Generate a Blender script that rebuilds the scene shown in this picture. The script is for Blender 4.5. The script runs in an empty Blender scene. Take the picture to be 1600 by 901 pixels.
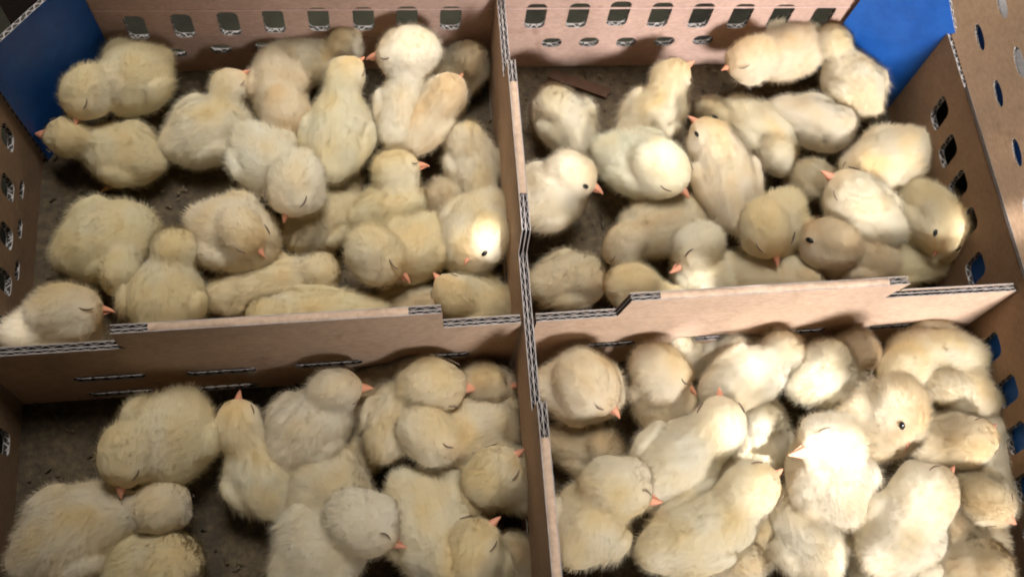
import bpy, math, random
import numpy as np
from mathutils import Matrix, Vector, noise

scene = bpy.context.scene
random.seed(7)
RNG = np.random.default_rng(11)

# ------------------------------------------------------------------ camera
F = 1511.36                                   # focal length in photo pixels (1600 wide)
CAM = np.array([-0.0742154, -0.18181466, 0.52963467])
def cam_rot():
    p, r, y = (math.radians(a) for a in (24.71781779, 13.73974254, -18.76081828))
    Rx = Matrix.Rotation(p, 3, 'X'); Rz = Matrix.Rotation(y, 3, 'Z'); Rr = Matrix.Rotation(r, 3, 'Z')
    return Rz @ Rx @ Rr
MR = cam_rot()
MN = np.array(MR)
cd = bpy.data.cameras.new('camera'); cam = bpy.data.objects.new('camera', cd)
scene.collection.objects.link(cam)
cam.matrix_world = Matrix.Translation(CAM.tolist()) @ MR.to_4x4()
cd.sensor_width = 36; cd.lens = F / 1600 * 36
cd.clip_start = 0.01; cd.clip_end = 50
cd.dof.use_dof = True; cd.dof.focus_distance = 0.50; cd.dof.aperture_fstop = 9.0
scene.camera = cam

# ------------------------------------------------------------------ world and lamps
w = bpy.data.worlds.new('World'); scene.world = w; w.use_nodes = True
bg = w.node_tree.nodes['Background']
bg.inputs[0].default_value = (1.0, 0.95, 0.87, 1); bg.inputs[1].default_value = 0.045
scene.view_settings.view_transform = 'Standard'; scene.view_settings.look = 'None'
scene.view_settings.exposure = 0.12; scene.view_settings.gamma = 1.0
scene.cycles.max_bounces = 6; scene.cycles.diffuse_bounces = 4; scene.cycles.glossy_bounces = 2
scene.cycles.transmission_bounces = 3; scene.cycles.transparent_max_bounces = 4
scene.cycles.caustics_reflective = False; scene.cycles.caustics_refractive = False
scene.cycles.pixel_filter_type = 'BLACKMAN_HARRIS'; scene.cycles.filter_width = 1.9
scene.cycles.use_denoising = True

def area(name, loc, target, size, power, col, spread=180):
    l = bpy.data.lights.new(name, 'AREA'); l.shape = 'DISK'; l.size = size; l.energy = power; l.color = col
    l.spread = math.radians(spread)
    o = bpy.data.objects.new(name, l); scene.collection.objects.link(o)
    o.location = loc
    o.rotation_euler = (Vector(target) - Vector(loc)).to_track_quat('-Z', 'Y').to_euler()
    return o
# light of the doorway in front of and to the right of the box, and the weaker light from above
def spot(name, loc, target, radius, power, col_, cone, blend):
    l = bpy.data.lights.new(name, 'SPOT'); l.energy = power; l.color = col_; l.shadow_soft_size = radius
    l.spot_size = math.radians(cone); l.spot_blend = blend
    o = bpy.data.objects.new(name, l); scene.collection.objects.link(o); o.location = loc
    o.rotation_euler = (Vector(target) - Vector(loc)).to_track_quat('-Z', 'Y').to_euler()
spot('doorway_light', (0.36, -1.25, 0.76), (0.28, 0.14, 0.03), 0.15, 190, (1.0, 0.97, 0.965), 31, 1.0)
area('room_light', (0.06, 0.42, 1.25), (0.04, 0.22, 0.0), 0.6, 2.1, (1.0, 0.97, 0.92), 48)

def ray(px, py):
    d = MN @ np.array([(px - 800) / F, -(py - 450.5) / F, -1.0])
    return d
def at(px, py, z):
    """the point of the horizontal plane at height z that is seen at this pixel of the photograph"""
    d = ray(px, py)
    return CAM + d * ((z - CAM[2]) / d[2])
def on_plane(px, py, p0, n):
    d = ray(px, py); p0 = np.array(p0); n = np.array(n)
    return CAM + d * (np.dot(p0 - CAM, n) / np.dot(d, n))
def px_scale(z):
    return F / ((CAM[2] - z) / 0.93)

# patches of direct sun, each imitated by an added, aimed spot lamp: (pixel x, y, height, radius px, strength)
SUN_DIR = Vector((0.14, -0.30, 0.94)).normalized()
PATCHES = [(758, 373, .054, 31, .95), (1078, 440, .027, 24, .9), (1030, 240, .063, 34, .40), (885, 262, .06, 26, .45),
           (1190, 690, .040, 40, 1.2), (1306, 716, .075, 60, .6), (1275, 600, .050, 50, 1.0), (1345, 625, .063, 34, .6),
           (1512, 368, .045, 12, 1.3), (1062, 538, .033, 16, 1.0), (1145, 542, .042, 22, .6), (1430, 775, .078, 44, .6),
           (1140, 670, .062, 34, .6), (1562, 700, .03, 26, .9), (1350, 885, .051, 28, .6), (650, 65, .068, 48, .28),
           (22, 505, .045, 16, .28), (1195, 770, .065, 28, .5), (1205, 580, .052, 44, .5)]
for (px, py, z, r, s) in PATCHES:
    t = Vector(at(px, py, z).tolist())
    l = bpy.data.lights.new('sun_patch', 'SPOT'); l.energy = 300 * s; l.color = (0.97, 0.97, 1.0)
    D = 1.6
    l.spot_size = 2 * math.atan(r * 1.2 / px_scale(z) / D); l.spot_blend = 0.85; l.shadow_soft_size = 0.006
    o = bpy.data.objects.new('sun_patch', l); scene.collection.objects.link(o)
    o.location = t + SUN_DIR * D
    o.rotation_euler = SUN_DIR.to_track_quat('Z', 'Y').to_euler()

# ------------------------------------------------------------------ materials
def mat(name):
    m = bpy.data.materials.new(name); m.use_nodes = True
    nt = m.node_tree; return m, nt, nt.nodes['Principled BSDF']
def N(nt, t, **k):
    n = nt.nodes.new(t)
    for a, v in k.items(): setattr(n, a, v)
    return n
def ramp(nt, fac, stops):
    r = N(nt, 'ShaderNodeValToRGB'); nt.links.new(fac, r.inputs[0])
    e = r.color_ramp.elements
    while len(e) < len(stops): e.new(0.5)
    for i, (p, c) in enumerate(stops): e[i].position = p; e[i].color = (*c, 1)
    return r.outputs[0]
def noise_tex(nt, scale, detail=4, rough=.6, vec=None, dist=0):
    n = N(nt, 'ShaderNodeTexNoise'); n.inputs['Scale'].default_value = scale
    n.inputs['Detail'].default_value = detail; n.inputs['Roughness'].default_value = rough
    n.inputs['Distortion'].default_value = dist
    if vec: nt.links.new(vec, n.inputs['Vector'])
    return n.outputs['Fac']
def mix(nt, fac, a, b, mode='MIX'):
    m = N(nt, 'ShaderNodeMix'); m.data_type = 'RGBA'; m.blend_type = mode
    for s, v in ((m.inputs[0], fac), (m.inputs[6], a), (m.inputs[7], b)):
        if isinstance(v, (int, float)): s.default_value = v
        elif isinstance(v, tuple): s.default_value = (*v, 1)
        else: nt.links.new(v, s)
    return m.outputs[2]
def cardboard(name, c, var=0.12, dirt=None, rough=.85):
    m, nt, b = mat(name)
    geo = N(nt, 'ShaderNodeNewGeometry').outputs['Position']
    f1 = noise_tex(nt, 14, 5, .6, geo)
    lo = tuple(x * (1 - var * 1.6) for x in c); hi = tuple(min(1, x * (1 + var)) for x in c)
    col = ramp(nt, f1, [(.3, lo), (.7, hi)])
    # paper fibres
    mp = N(nt, 'ShaderNodeMapping'); mp.inputs['Scale'].default_value = (260, 260, 900); nt.links.new(geo, mp.inputs[0])
    f2 = noise_tex(nt, 1, 3, .7, mp.outputs[0])
    fc = ramp(nt, f2, [(.35, (.86, .85, .84)), (.65, (1.08, 1.08, 1.08))])
    col = mix(nt, 1.0, col, fc, 'MULTIPLY')
    f3 = noise_tex(nt, 42, 4, .65, geo, 1.0)
    st = ramp(nt, f3, [(.60, (1, 1, 1)), (.74, (.80, .77, .73))])
    col = mix(nt, 1.0, col, st, 'MULTIPLY')
    mp2 = N(nt, 'ShaderNodeMapping'); mp2.inputs['Scale'].default_value = (22, 30, 110); mp2.inputs['Rotation'].default_value = (.3, .5, .2); nt.links.new(geo, mp2.inputs[0])
    f4 = noise_tex(nt, 1, 6, .8, mp2.outputs[0], 2.0)
    sc = ramp(nt, f4, [(.62, (1, 1, 1)), (.72, (1.16, 1.17, 1.18))])
    col = mix(nt, 1.0, col, sc, 'MULTIPLY')
    nt.links.new(col, b.inputs['Base Color'])
    b.inputs['Roughness'].default_value = rough; b.inputs['Specular IOR Level'].default_value = .25
    bp = N(nt, 'ShaderNodeBump'); bp.inputs['Strength'].default_value = .25; bp.inputs['Distance'].default_value = .0006
    nt.links.new(f2, bp.inputs['Height'])
    bp2 = N(nt, 'ShaderNodeBump'); bp2.inputs['Strength'].default_value = .5; bp2.inputs['Distance'].default_value = .004
    nt.links.new(f1, bp2.inputs['Height']); nt.links.new(bp.outputs[0], bp2.inputs['Normal'])
    nt.links.new(bp2.outputs[0], b.inputs['Normal'])
    return m
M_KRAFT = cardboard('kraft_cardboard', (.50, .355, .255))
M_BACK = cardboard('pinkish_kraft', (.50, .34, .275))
M_SIDE = cardboard('shaded_side_kraft', (.245, .158, .096))  # same kraft board, colour darkened to carry the shade on side walls and flap
M_LINER = cardboard('grey_paper_edge', (.52, .48, .45), .08)
M_FLUTE = cardboard('shade_dark_flute', (.050, .038, .03), .1)  # flute paper coloured dark to stand in for the shade inside its cells
M_CUT = cardboard('pale_cut_fibres', (.36, .32, .30), .08)
M_WHITE = cardboard('torn_white_paper', (.75, .72, .70), .05)
def blue_mat():
    m, nt, b = mat('blue_printed_board')
    geo = N(nt, 'ShaderNodeNewGeometry').outputs['Position']
    f = noise_tex(nt, 60, 6, .7, geo)
    col = ramp(nt, f, [(.3, (.006, .062, .28)), (.7, (.012, .10, .40))])
    f2 = noise_tex(nt, 900, 2, .5, geo)
    sp = ramp(nt, f2, [(.80, (0, 0, 0)), (.84, (.10, .10, .10))])
    col = mix(nt, 1.0, col, sp, 'ADD')
    nt.links.new(col, b.inputs['Base Color']); b.inputs['Roughness'].default_value = .42
    b.inputs['Specular IOR Level'].default_value = .35
    bp = N(nt, 'ShaderNodeBump'); bp.inputs['Strength'].default_value = .3; bp.inputs['Distance'].default_value = .002
    nt.links.new(f, bp.inputs['Height']); nt.links.new(bp.outputs[0], b.inputs['Normal'])
    return m
M_BLUE = blue_mat()
def edge_mat():
    """cut edge of a single corrugated board: pale paper lines over hollows coloured dark as shade, from the UV of the rim"""
    m, nt, b = mat('cut_corrugated_edge')
    uv = N(nt, 'ShaderNodeUVMap'); sx = N(nt, 'ShaderNodeSeparateXYZ'); nt.links.new(uv.outputs[0], sx.inputs[0])
    def M(op, a, c=None):
        n = N(nt, 'ShaderNodeMath', operation=op)
        for i, v in enumerate((a, c)):
            if v is None: continue
            if isinstance(v, (int, float)): n.inputs[i].default_value = v
            else: nt.links.new(v, n.inputs[i])
        return n.outputs[0]
    s = M('MULTIPLY', M('SINE', M('MULTIPLY', sx.outputs[0], 2 * math.pi / .0062)), .38)
    d = M('ABSOLUTE', M('SUBTRACT', sx.outputs[1], s))
    line = M('LESS_THAN', d, .17)
    rim = M('GREATER_THAN', M('ABSOLUTE', sx.outputs[1]), .40)
    f = M('MAXIMUM', line, rim)
    col = mix(nt, f, (.03, .022, .018), (.40, .37, .35))  # shade of the hollow cells is put in as the dark colour
    nt.links.new(col, b.inputs['Base Color']); b.inputs['Roughness'].default_value = .9
    return m
M_EDGE = edge_mat()
def floor_mat():
    m, nt, b = mat('soiled_floor_paper')
    geo = N(nt, 'ShaderNodeNewGeometry').outputs['Position']
    f = noise_tex(nt, 28, 8, .72, geo, .6)
    col = ramp(nt, f, [(.25, (.018, .012, .004)), (.45, (.054, .036, .015)), (.6, (.092, .064, .030)), (.8, (.17, .13, .075))])
    f2 = noise_tex(nt, 210, 5, .75, geo)
    sp = ramp(nt, f2, [(.38, (.55, .5, .45)), (.55, (1, 1, 1)), (.68, (1.5, 1.5, 1.45))])
    col = mix(nt, 1.0, col, sp, 'MULTIPLY')
    nt.links.new(col, b.inputs['Base Color']); b.inputs['Roughness'].default_value = .8
    bp = N(nt, 'ShaderNodeBump'); bp.inputs['Strength'].default_value = .2; bp.inputs['Distance'].default_value = .002
    nt.links.new(f2, bp.inputs['Height']); nt.links.new(bp.outputs[0], b.inputs['Normal'])
    return m
M_FLOOR = floor_mat()
def plain(name, c, rough=.6, spec=.5, var=0):
    m, nt, b = mat(name)
    if var:
        f = noise_tex(nt, 120, 4, .6, N(nt, 'ShaderNodeTexCoord').outputs['Object'])
        nt.links.new(ramp(nt, f, [(.3, tuple(x * (1 - var) for x in c)), (.7, tuple(min(1, x * (1 + var)) for x in c))]), b.inputs['Base Color'])
    else: b.inputs['Base Color'].default_value = (*c, 1)
    b.inputs['Roughness'].default_value = rough; b.inputs['Specular IOR Level'].default_value = spec
    return m
M_GROUND = cardboard('dark_ground', (.032, .030, .019), .4)
M_BEAK = plain('horn_of_the_beak', (.64, .28, .17), .5, .5, .22); M_BEAK.node_tree.nodes['Principled BSDF'].inputs['Subsurface Weight'].default_value = 0.0
M_LEG = plain('leg_skin', (.60, .30, .13), .5, .4, .2)
M_EYE = plain('black_eye', (.006, .005, .005), .22, .5)
M_LID = plain('closed_eyelid', (.16, .115, .08), .8, .2, .2)
M_STICK = plain('reddish_card', (.085, .045, .028), .8, .2, .25)
def fluff_mat():
    m = bpy.data.materials.new('chick_down'); m.use_nodes = True; nt = m.node_tree; nt.nodes.clear()
    out = N(nt, 'ShaderNodeOutputMaterial')
    tint = N(nt, 'ShaderNodeAttribute', attribute_name='tint')
    nr = N(nt, 'ShaderNodeAttribute', attribute_name='nrm')
    vt = N(nt, 'ShaderNodeVectorTransform', vector_type='NORMAL', convert_from='OBJECT', convert_to='WORLD')
    nt.links.new(nr.outputs['Vector'], vt.inputs[0])
    d = N(nt, 'ShaderNodeBsdfDiffuse'); t = N(nt, 'ShaderNodeBsdfTranslucent')
    d.inputs['Roughness'].default_value = .3
    for s in (d, t): nt.links.new(tint.outputs['Color'], s.inputs['Color'])
    nt.links.new(vt.outputs[0], d.inputs['Normal'])
    mx = N(nt, 'ShaderNodeMixShader'); mx.inputs[0].default_value = .5
    nt.links.new(d.outputs[0], mx.inputs[1]); nt.links.new(t.outputs[0], mx.inputs[2])
    nt.links.new(mx.outputs[0], out.inputs[0])
    return m
M_DOWN = fluff_mat()

# ------------------------------------------------------------------ object helpers
col = scene.collection
def tag(o, label=None, cat=None, group=None, kind=None):
    for k, v in (('label', label), ('category', cat), ('group', group), ('kind', kind)):
        if v: o[k] = v
    return o
def empty(name, loc=(0, 0, 0)):
    o = bpy.data.objects.new(name, None); o.empty_display_size = .01; col.objects.link(o); o.location = loc; return o
def link(name, me, parent=None, mats=()):
    for m in mats: me.materials.append(m)
    o = bpy.data.objects.new(name, me); col.objects.link(o)
    if parent: o.parent = parent
    return o
def mesh(name, v, f, mi=None, smooth=False):
    me = bpy.data.meshes.new(name); me.from_pydata([tuple(map(float, p)) for p in v], [], f)
    if mi is not None: me.polygons.foreach_set('material_index', mi)
    if smooth: me.polygons.foreach_set('use_smooth', [True] * len(me.polygons))
    me.update(); return me
def rounded(cx, cy, w_, h_, r, n=5, skew=0, rot=0):
    """closed outline of a rounded rectangle in panel coordinates"""
    pts = []
    r = min(r, w_ / 2 * .999, h_ / 2 * .999)
    for (sx, sy, a0) in ((1, 1, 0), (-1, 1, 90), (-1, -1, 180), (1, -1, 270)):
        for k in range(n + 1):
            a = math.radians(a0 + 90 * k / n)
            x = sx * (w_ / 2 - r) + r * math.cos(a); y = sy * (h_ / 2 - r) + r * math.sin(a)
            x += skew * y
            c, s = math.cos(rot), math.sin(rot)
            pts.append((cx + c * x - s * y, cy + s * x + c * y))
    return pts
def panel_mesh(name, outline, holes, thick, M, mats=None, off=0.0):
    """flat board with cut holes: outline and holes in (u, v), thick along local z, placed by the matrix M.
    Material 0 on the faces, material 1 on every cut rim, whose UV runs along the cut."""
    cu = bpy.data.curves.new('tmp', 'CURVE'); cu.dimensions = '2D'; cu.fill_mode = 'BOTH'; cu.extrude = thick / 2
    for loop in [outline] + holes:
        sp = cu.splines.new('POLY'); sp.points.add(len(loop) - 1)
        for i, p in enumerate(loop): sp.points[i].co = (p[0], p[1], 0, 1)
        sp.use_cyclic_u = True
    o = bpy.data.objects.new('tmp', cu); col.objects.link(o)
    dg = bpy.context.evaluated_depsgraph_get()
    me = bpy.data.meshes.new_from_object(o.evaluated_get(dg)); me.name = name
    bpy.data.objects.remove(o); bpy.data.curves.remove(cu)
    me.materials.clear()
    uvl = me.uv_layers.new(name='UVMap') if not me.uv_layers else me.uv_layers[0]
    for p in me.polygons:
        p.use_smooth = False
        if abs(p.normal.z) < .5:
            p.material_index = 1
            t = Vector((0, 0, 1)).cross(p.normal).normalized()
            for li in p.loop_indices:
                c = me.vertices[me.loops[li].vertex_index].co
                uvl.data[li].uv = (c.x * abs(t.x) + c.y * abs(t.y), c.z / thick)
        else: p.material_index = 0
    if off: me.transform(Matrix.Translation((0, 0, off)))
    me.transform(M); me.update()
    return me
def frame(o, u, v):
    """matrix of a panel: origin, direction u, direction v"""
    u = Vector(u).normalized(); n = u.cross(Vector(v)).normalized(); v = n.cross(u)
    return Matrix(((u.x, v.x, n.x, o[0]), (u.y, v.y, n.y, o[1]), (u.z, v.z, n.z, o[2]), (0, 0, 0, 1)))
class Panel:
    """a plane in the box; px() turns a pixel of the photograph into its (u, v)"""
    def __init__(s, o, u, v):
        s.M = frame(o, u, v); s.Mi = s.M.inverted(); s.n = np.array(s.M.to_3x3().col[2]); s.o = np.array(o, float)
    def px(s, x, y):
        p = s.Mi @ Vector(on_plane(x, y, s.o, s.n).tolist()); return (p.x, p.y)

# ------------------------------------------------------------------ the setting
XL, XR, YB, HL, HR_, HW = -.270, .2727, .2113, .0733, .0928, .0803
YF = -.215
T = .0042
def sheet(name, x0, x1, y0, y1, z, n=2):
    xs = np.linspace(x0, x1, n); ys = np.linspace(y0, y1, n)
    v = [(x, y, z) for y in ys for x in xs]
    f = [(j * n + i, j * n + i + 1, (j + 1) * n + i + 1, (j + 1) * n + i) for j in range(n - 1) for i in range(n - 1)]
    return mesh(name, v, f)
g = link('ground', sheet('ground', -3, 3, -3, 3, -.012, 2), None, [M_GROUND]); tag(g, kind='structure')

# ------------------------------------------------------------------ the cardboard box
box = empty('chick_box', (0, 0, 0))
tag(box, 'open kraft cardboard carton of four compartments full of chicks, with blue corners and vent holes', 'cardboard box')
link('floor', mesh('floor', [(XL - .004, YF, 0), (XR - .01, YF, 0), (XR + .012, YB + .008, 0), (XL - .004, YB + .01, 0),
     (XL - .004, YF, -.004), (XR - .01, YF, -.004), (XR + .012, YB + .008, -.004), (XL - .004, YB + .01, -.004)],
     [(0, 1, 2, 3), (7, 6, 5, 4), (0, 4, 5, 1), (1, 5, 6, 2), (2, 6, 7, 3), (3, 7, 4, 0)]), box, [M_FLOOR])

WT = .0035
# back wall, plane y = YB - 0.01819 x
BS = -.01819
back = Panel((XL, YB + BS * XL, 0), (1, BS, 0), (0, 0, 1))
def hole_px(P, x, y, wpx, hpx, r=.35, skew=0, rot=0):
    u, v = P.px(x, y); e = .5
    u1, v1 = P.px(x + wpx / 2, y); u2, v2 = P.px(x - wpx / 2, y)
    w_ = math.hypot(u1 - u2, v1 - v2)
    u3, v3 = P.px(x, y + hpx / 2); u4, v4 = P.px(x, y - hpx / 2)
    h_ = abs(v3 - v4)
    return rounded(u, v, w_, h_, min(w_, h_) * r, 5, skew, rot)
L = (XR - XL) + .02
holes = []
for (x, y) in [(213, 45), (286, 42), (358, 39), (428, 35), (498, 32), (568, 31), (636, 30), (704, 30)]:
    holes.append(hole_px(back, x, y - 1, 33, 36, .3))
for (x, y) in [(837, 26), (903, 25), (967, 22), (1031, 24), (1095, 25), (1157, 26), (1219, 27), (1282, 30)]:
    holes.append(hole_px(back, x, y, 32, 38, .3))
for (x, y) in [(275, 83), (345, 77), (415, 73), (487, 72)]:
    holes.append(hole_px(back, x, y, 34, 12, .5))
for (x, y) in [(862, 67), (920, 66), (978, 66), (1038, 65), (1098, 63)]:
    holes.append(hole_px(back, x, y, 31, 14, .5))
# the wall rises to its fold and the lid flap goes on above it, leaning away
bw = link('back_wall', panel_mesh('back_wall', [(-.01, -.002), (L, -.002), (L, .125), (-.01, .125)], holes, WT, back.M, None, -WT / 2), box, [M_BACK, M_EDGE])
crease = link('crease', panel_mesh('crease', rounded(L / 2, .0585, L - .01, .0011, .0004, 2), [], .0006, back.M, None, .0001), bw, [cardboard('crease_paper', (.60, .42, .37)), M_BACK])
# left wall, leaning a little outwards
left = Panel((XL, 0, 0), (-.01346, 1, 0), (-.03, 0, 1))
lh = []
for (x, y, w_, h_) in [(12, 215, 20, 42), (12, 293, 20, 42), (10, 368, 19, 42), (8, 440, 18, 42), (6, 515, 17, 40), (5, 690, 10, 38)]:
    u, v = left.px(x, y); lh.append(rounded(u, v, .0125, .0165, .004, 5))
for (x, y) in [(34, 296), (31, 357), (27, 422)]:
    u, v = left.px(x, y); lh.append(rounded(u, v, .0115, .0055, .0027, 5))
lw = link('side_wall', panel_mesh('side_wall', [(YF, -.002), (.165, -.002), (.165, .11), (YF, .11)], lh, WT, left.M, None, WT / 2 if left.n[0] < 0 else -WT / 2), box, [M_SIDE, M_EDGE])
# right wall up to the fold, then the flap leaning outwards
RS = .03951
right = Panel((XR, 0, 0), (RS, 1, 0), (0, 0, 1))
sgn = 1 if right.n[0] > 0 else -1
rh = []
def para(P, pts):
    return [P.px(*p) for p in pts]
def rounded_poly(pts, k=.28, n=4):
    out = []
    m = len(pts)
    for i in range(m):
        p, a, b = np.array(pts[i]), np.array(pts[i - 1]), np.array(pts[(i + 1) % m])
        p0 = p + (a - p) * k; p1 = p + (b - p) * k
        for j in range(n + 1):
            t = j / n; out.append(tuple((1 - t) ** 2 * p0 + 2 * t * (1 - t) * p + t * t * p1))
    return out
for (x, y) in [(1468, 177), (1481, 236), (1497, 292), (1512, 350), (1524, 420), (1548, 545), (1574, 611), (1589, 684), (1603, 760), (1616, 840)]:
    u, v = right.px(x, y); rh.append(rounded(u, v, .0145, .0190, .0042, 5, .12))
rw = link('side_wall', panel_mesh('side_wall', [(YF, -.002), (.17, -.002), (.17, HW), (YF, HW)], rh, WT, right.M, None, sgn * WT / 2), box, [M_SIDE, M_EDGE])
p0 = right.M @ Vector((YF, HW, 0)); p1 = right.M @ Vector((.17, HW, 0))
ud = (p1 - p0).normalized(); flapdir = Vector((.62, 0, .79))
flap = Panel(tuple(p0 + flapdir * .0012 + Vector((.0008, 0, 0))), tuple(ud), tuple(flapdir))
fs = 1 if flap.n[0] > 0 else -1
fh = []
for (x, y, w_, h_) in [(1531, 58, 12, 42), (1560, 146, 12, 42), (1593, 97, 15, 48), (1589, 238, 12, 44), (1566, 8, 14, 42), (1606, 330, 12, 44)]:
    fh.append([flap.px(x + w_ / 2 * math.cos(a) + .22 * h_ / 2 * math.sin(a), y + h_ / 2 * math.sin(a)) for a in np.linspace(0, 2 * math.pi, 24, endpoint=False)])
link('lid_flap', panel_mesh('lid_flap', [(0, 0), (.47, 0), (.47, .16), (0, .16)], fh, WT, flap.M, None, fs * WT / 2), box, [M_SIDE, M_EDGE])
# torn slit along the fold, its corrugation showing
sl = []
fr = Panel(tuple(right.o), (RS, 1, 0), (0, 0, 1))
slit = Panel(tuple(p0 + flapdir * .0002), tuple(ud), tuple(flapdir))
us = [slit.px(1512, 135)[0], slit.px(1600, 455)[0]]
link('fold_slit', panel_mesh('fold_slit', rounded((us[0] + us[1]) / 2, .0010, abs(us[0] - us[1]), .0016, .0007, 3), [], .0006, slit.M, None, -fs * .0004), rw, [M_FLUTE, M_EDGE])
# front wall (below the picture, closes the box)
front = Panel((XL, YF, 0), (1, 0, 0), (0, 0, 1))
link('front_wall', panel_mesh('front_wall', [(-.004, -.002), (XR - XL - .006, -.002), (XR - XL - .006, .08), (-.004, .08)], [], WT, front.M, None, WT / 2), box, [M_KRAFT, M_EDGE])

# blue corner panels: outlines on a vertical plane across each corner
def corner(a, b, outline):
    A, B = at(*a, 0), at(*b, 0)
    P = Panel(tuple(A), tuple(B - A), (0, 0, 1))
    pts = [P.px(*p) for p in outline]
    s = -1 if np.dot(P.n, CAM - P.o) > 0 else 1
    return panel_mesh('corner_panel', pts, [], .003, P.M, None, s * .0015)
link('corner_panel', corner((76, 250), (190, 112), [(76, 250), (0, 142), (-40, 92), (-36, 99), (0, 66), (40, 29), (70, 2), (100, -22), (118, -26), (133, 0), (190, 112)][:2] + [(-30, 96), (0, 66), (40, 29), (70, 2), (100, -22), (118, -26), (133, 0), (190, 112)]), box, [M_BLUE, M_EDGE])
link('corner_panel', corner((1424, 190), (1272, 104), [(1424, 190), (1499, 85), (1483, 0), (1475, -40), (1375, -40), (1345, 0), (1322, 31), (1272, 104)]), box, [M_BLUE, M_EDGE])

# ---- dividers: two boards glued face to face, stepped top, vent slots, corrugation real geometry
def flute_strip(s0, s1, z0, z1, t0, t1, pitch=.0064, ztop=None):
    """a wavy paper sheet between two liners, from s0 to s1, seen from above"""
    n = max(6, int((s1 - s0) / pitch * 12))
    th = .00015
    v, f, mi = [], [], []
    for i in range(n + 1):
        s = s0 + (s1 - s0) * i / n; ph = 2 * math.pi * s / pitch
        tri = 2 / math.pi * math.asin(math.sin(ph) * .97) * 1.08
        t = (t0 + t1) / 2 + (1 if t0 > 0 else -1) * (t1 - t0) / 2 * max(-.95, min(.95, tri))
        for (z, o) in ((z1, th), (z1, -th), (z1 - .00015, th), (z1 - .00015, -th), (z0, th), (z0, -th)):
            v.append((s, t + o, z))
        if i:
            a, b = (i - 1) * 6, i * 6
            f += [(a, b, b + 1, a + 1), (a, a + 2, b + 2, b), (a + 1, b + 1, b + 3, a + 3), (a + 2, a + 4, b + 4, b + 2), (a + 3, b + 3, b + 5, a + 5)]
            mi += [1, 1, 1, 0, 0]
    return v, f, mi
def divider(name, origin, udir, u0, u1, tops, cuts, folds, slots, mat_face):
    """tops: outline of the top as (u, z); cuts: (u0, u1, z) open corrugated edge; folds: (u0, u1, z) rounded fold"""
    M = frame(origin, udir, (0, 0, 1))
    root_me = None
    outline = [(u0, 0.0004), (u1, 0.0004)] + [(u, z) for u, z in reversed(tops)]
    hl = [rounded(u, z, w_, h_, h_ * .5, 4) for (u, z, w_, h_) in slots]
    parts = []
    ln = .0005
    faceA = panel_mesh(name, outline, hl, ln, M, None, T / 2)
    o = link(name, faceA, box, [mat_face, M_CUT])
    faceB = panel_mesh('board_face', outline, hl, ln, M, None, -T / 2); link('board_face', faceB, o, [mat_face, M_CUT])
    mid = panel_mesh('inner_liner', [(u, z - (0.0006 if z > .01 else 0)) for u, z in outline], [rounded(u, z, w_ + .002, h_ + .002, h_ * .5, 4) for (u, z, w_, h_) in slots], .0006, M, None, 0)
    link('inner_liner', mid, o, [M_FLUTE, M_CUT])
    g0, g1 = .0004, T / 2 - .0003
    def corrugation(nm, a, b, z0, z1):
        V, Fc, MI = [], [], []
        for (t0, t1) in ((g0, g1), (-g1, -g0)):
            v, f, mi = flute_strip(a, b, z0, z1, t0, t1); k = len(V)
            V.extend(tuple(M @ Vector((p[0], p[2], p[1]))) for p in v); Fc.extend(tuple(i + k for i in q) for q in f); MI.extend(mi)
        link(nm, mesh(nm, V, Fc, MI), o, [M_FLUTE, M_CUT])
    for (a, b, z) in cuts: corrugation('corrugated_edge', a, b, z - .010, z - .0001)
    for (u, z, w_, h_) in slots: corrugation('vent_slot', u - w_ / 2, u + w_ / 2, z - h_ / 2 - .006, z - h_ / 2 + .0003)
    # rounded folds
    for (a, b, z) in folds:
        V2, F2 = [], []
        n = 40
        base = len(V2)
        for i in range(n + 1):
            u = a + (b - a) * i / n
            wob = .0003 * math.sin(u * 160) + .0002 * math.sin(u * 410)
            for k in range(9):
                an = math.pi * k / 8
                R_ = T / 2 + .00035
                V2.append(tuple(M @ Vector((u, z - .0012 + (R_ * .75 + wob) * math.sin(an), R_ * math.cos(an)))))
            if i:
                p_, q_ = base + (i - 1) * 9, base + i * 9
                F2 += [(p_ + k, q_ + k, q_ + k + 1, p_ + k + 1) for k in range(8)]
        link('folded_edge', mesh('folded_edge', V2, F2, None, True), o, [M_KRAFT])
    return o

def uz(panel, x, y): return panel.px(x, y)
cross = Panel((0, 0, 0), (1, 0, 0), (0, 0, 1))
cu_ = lambda x, y: cross.px(x, y)[0]
# left half of the cross divider
a0, a1, a2, a3 = XL + .001, cu_(176, 520), cu_(232, 512), cu_(638, 485)
a4, a5 = cu_(690, 482), -.0040
sl_ = lambda pts: [(cross.px(x, y)[0], cross.px(x, y)[1], w_, .0080) for (x, y, w_) in pts]
divider('divider', (0, 0, 0), (1, 0, 0), a0, a5,
        [(a0, HL), (a1 + .003, HL), (a1, HL + .004), (a1, HR_), (a4, HR_), (a4 + .0015, HL), (a5, HL)],
        [(a0, a1 + .003, HL), (a1 + .001, a2, HR_), (a3, a4, HR_), (a4 + .002, a5, HL)], [(a2, a3, HR_)],
        sl_([(172, 583, .036), (346, 574, .036), (513, 562, .036), (190, 607, .034), (690, 549, .030), (355, 598, .034)]), M_KRAFT)
b0, b1, b2, b3 = .0040, cu_(965, 485), cu_(985, 466), cu_(1030, 464)
b4, b5, b6 = cu_(1388, 440), cu_(1424, 434), XR - .001
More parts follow.
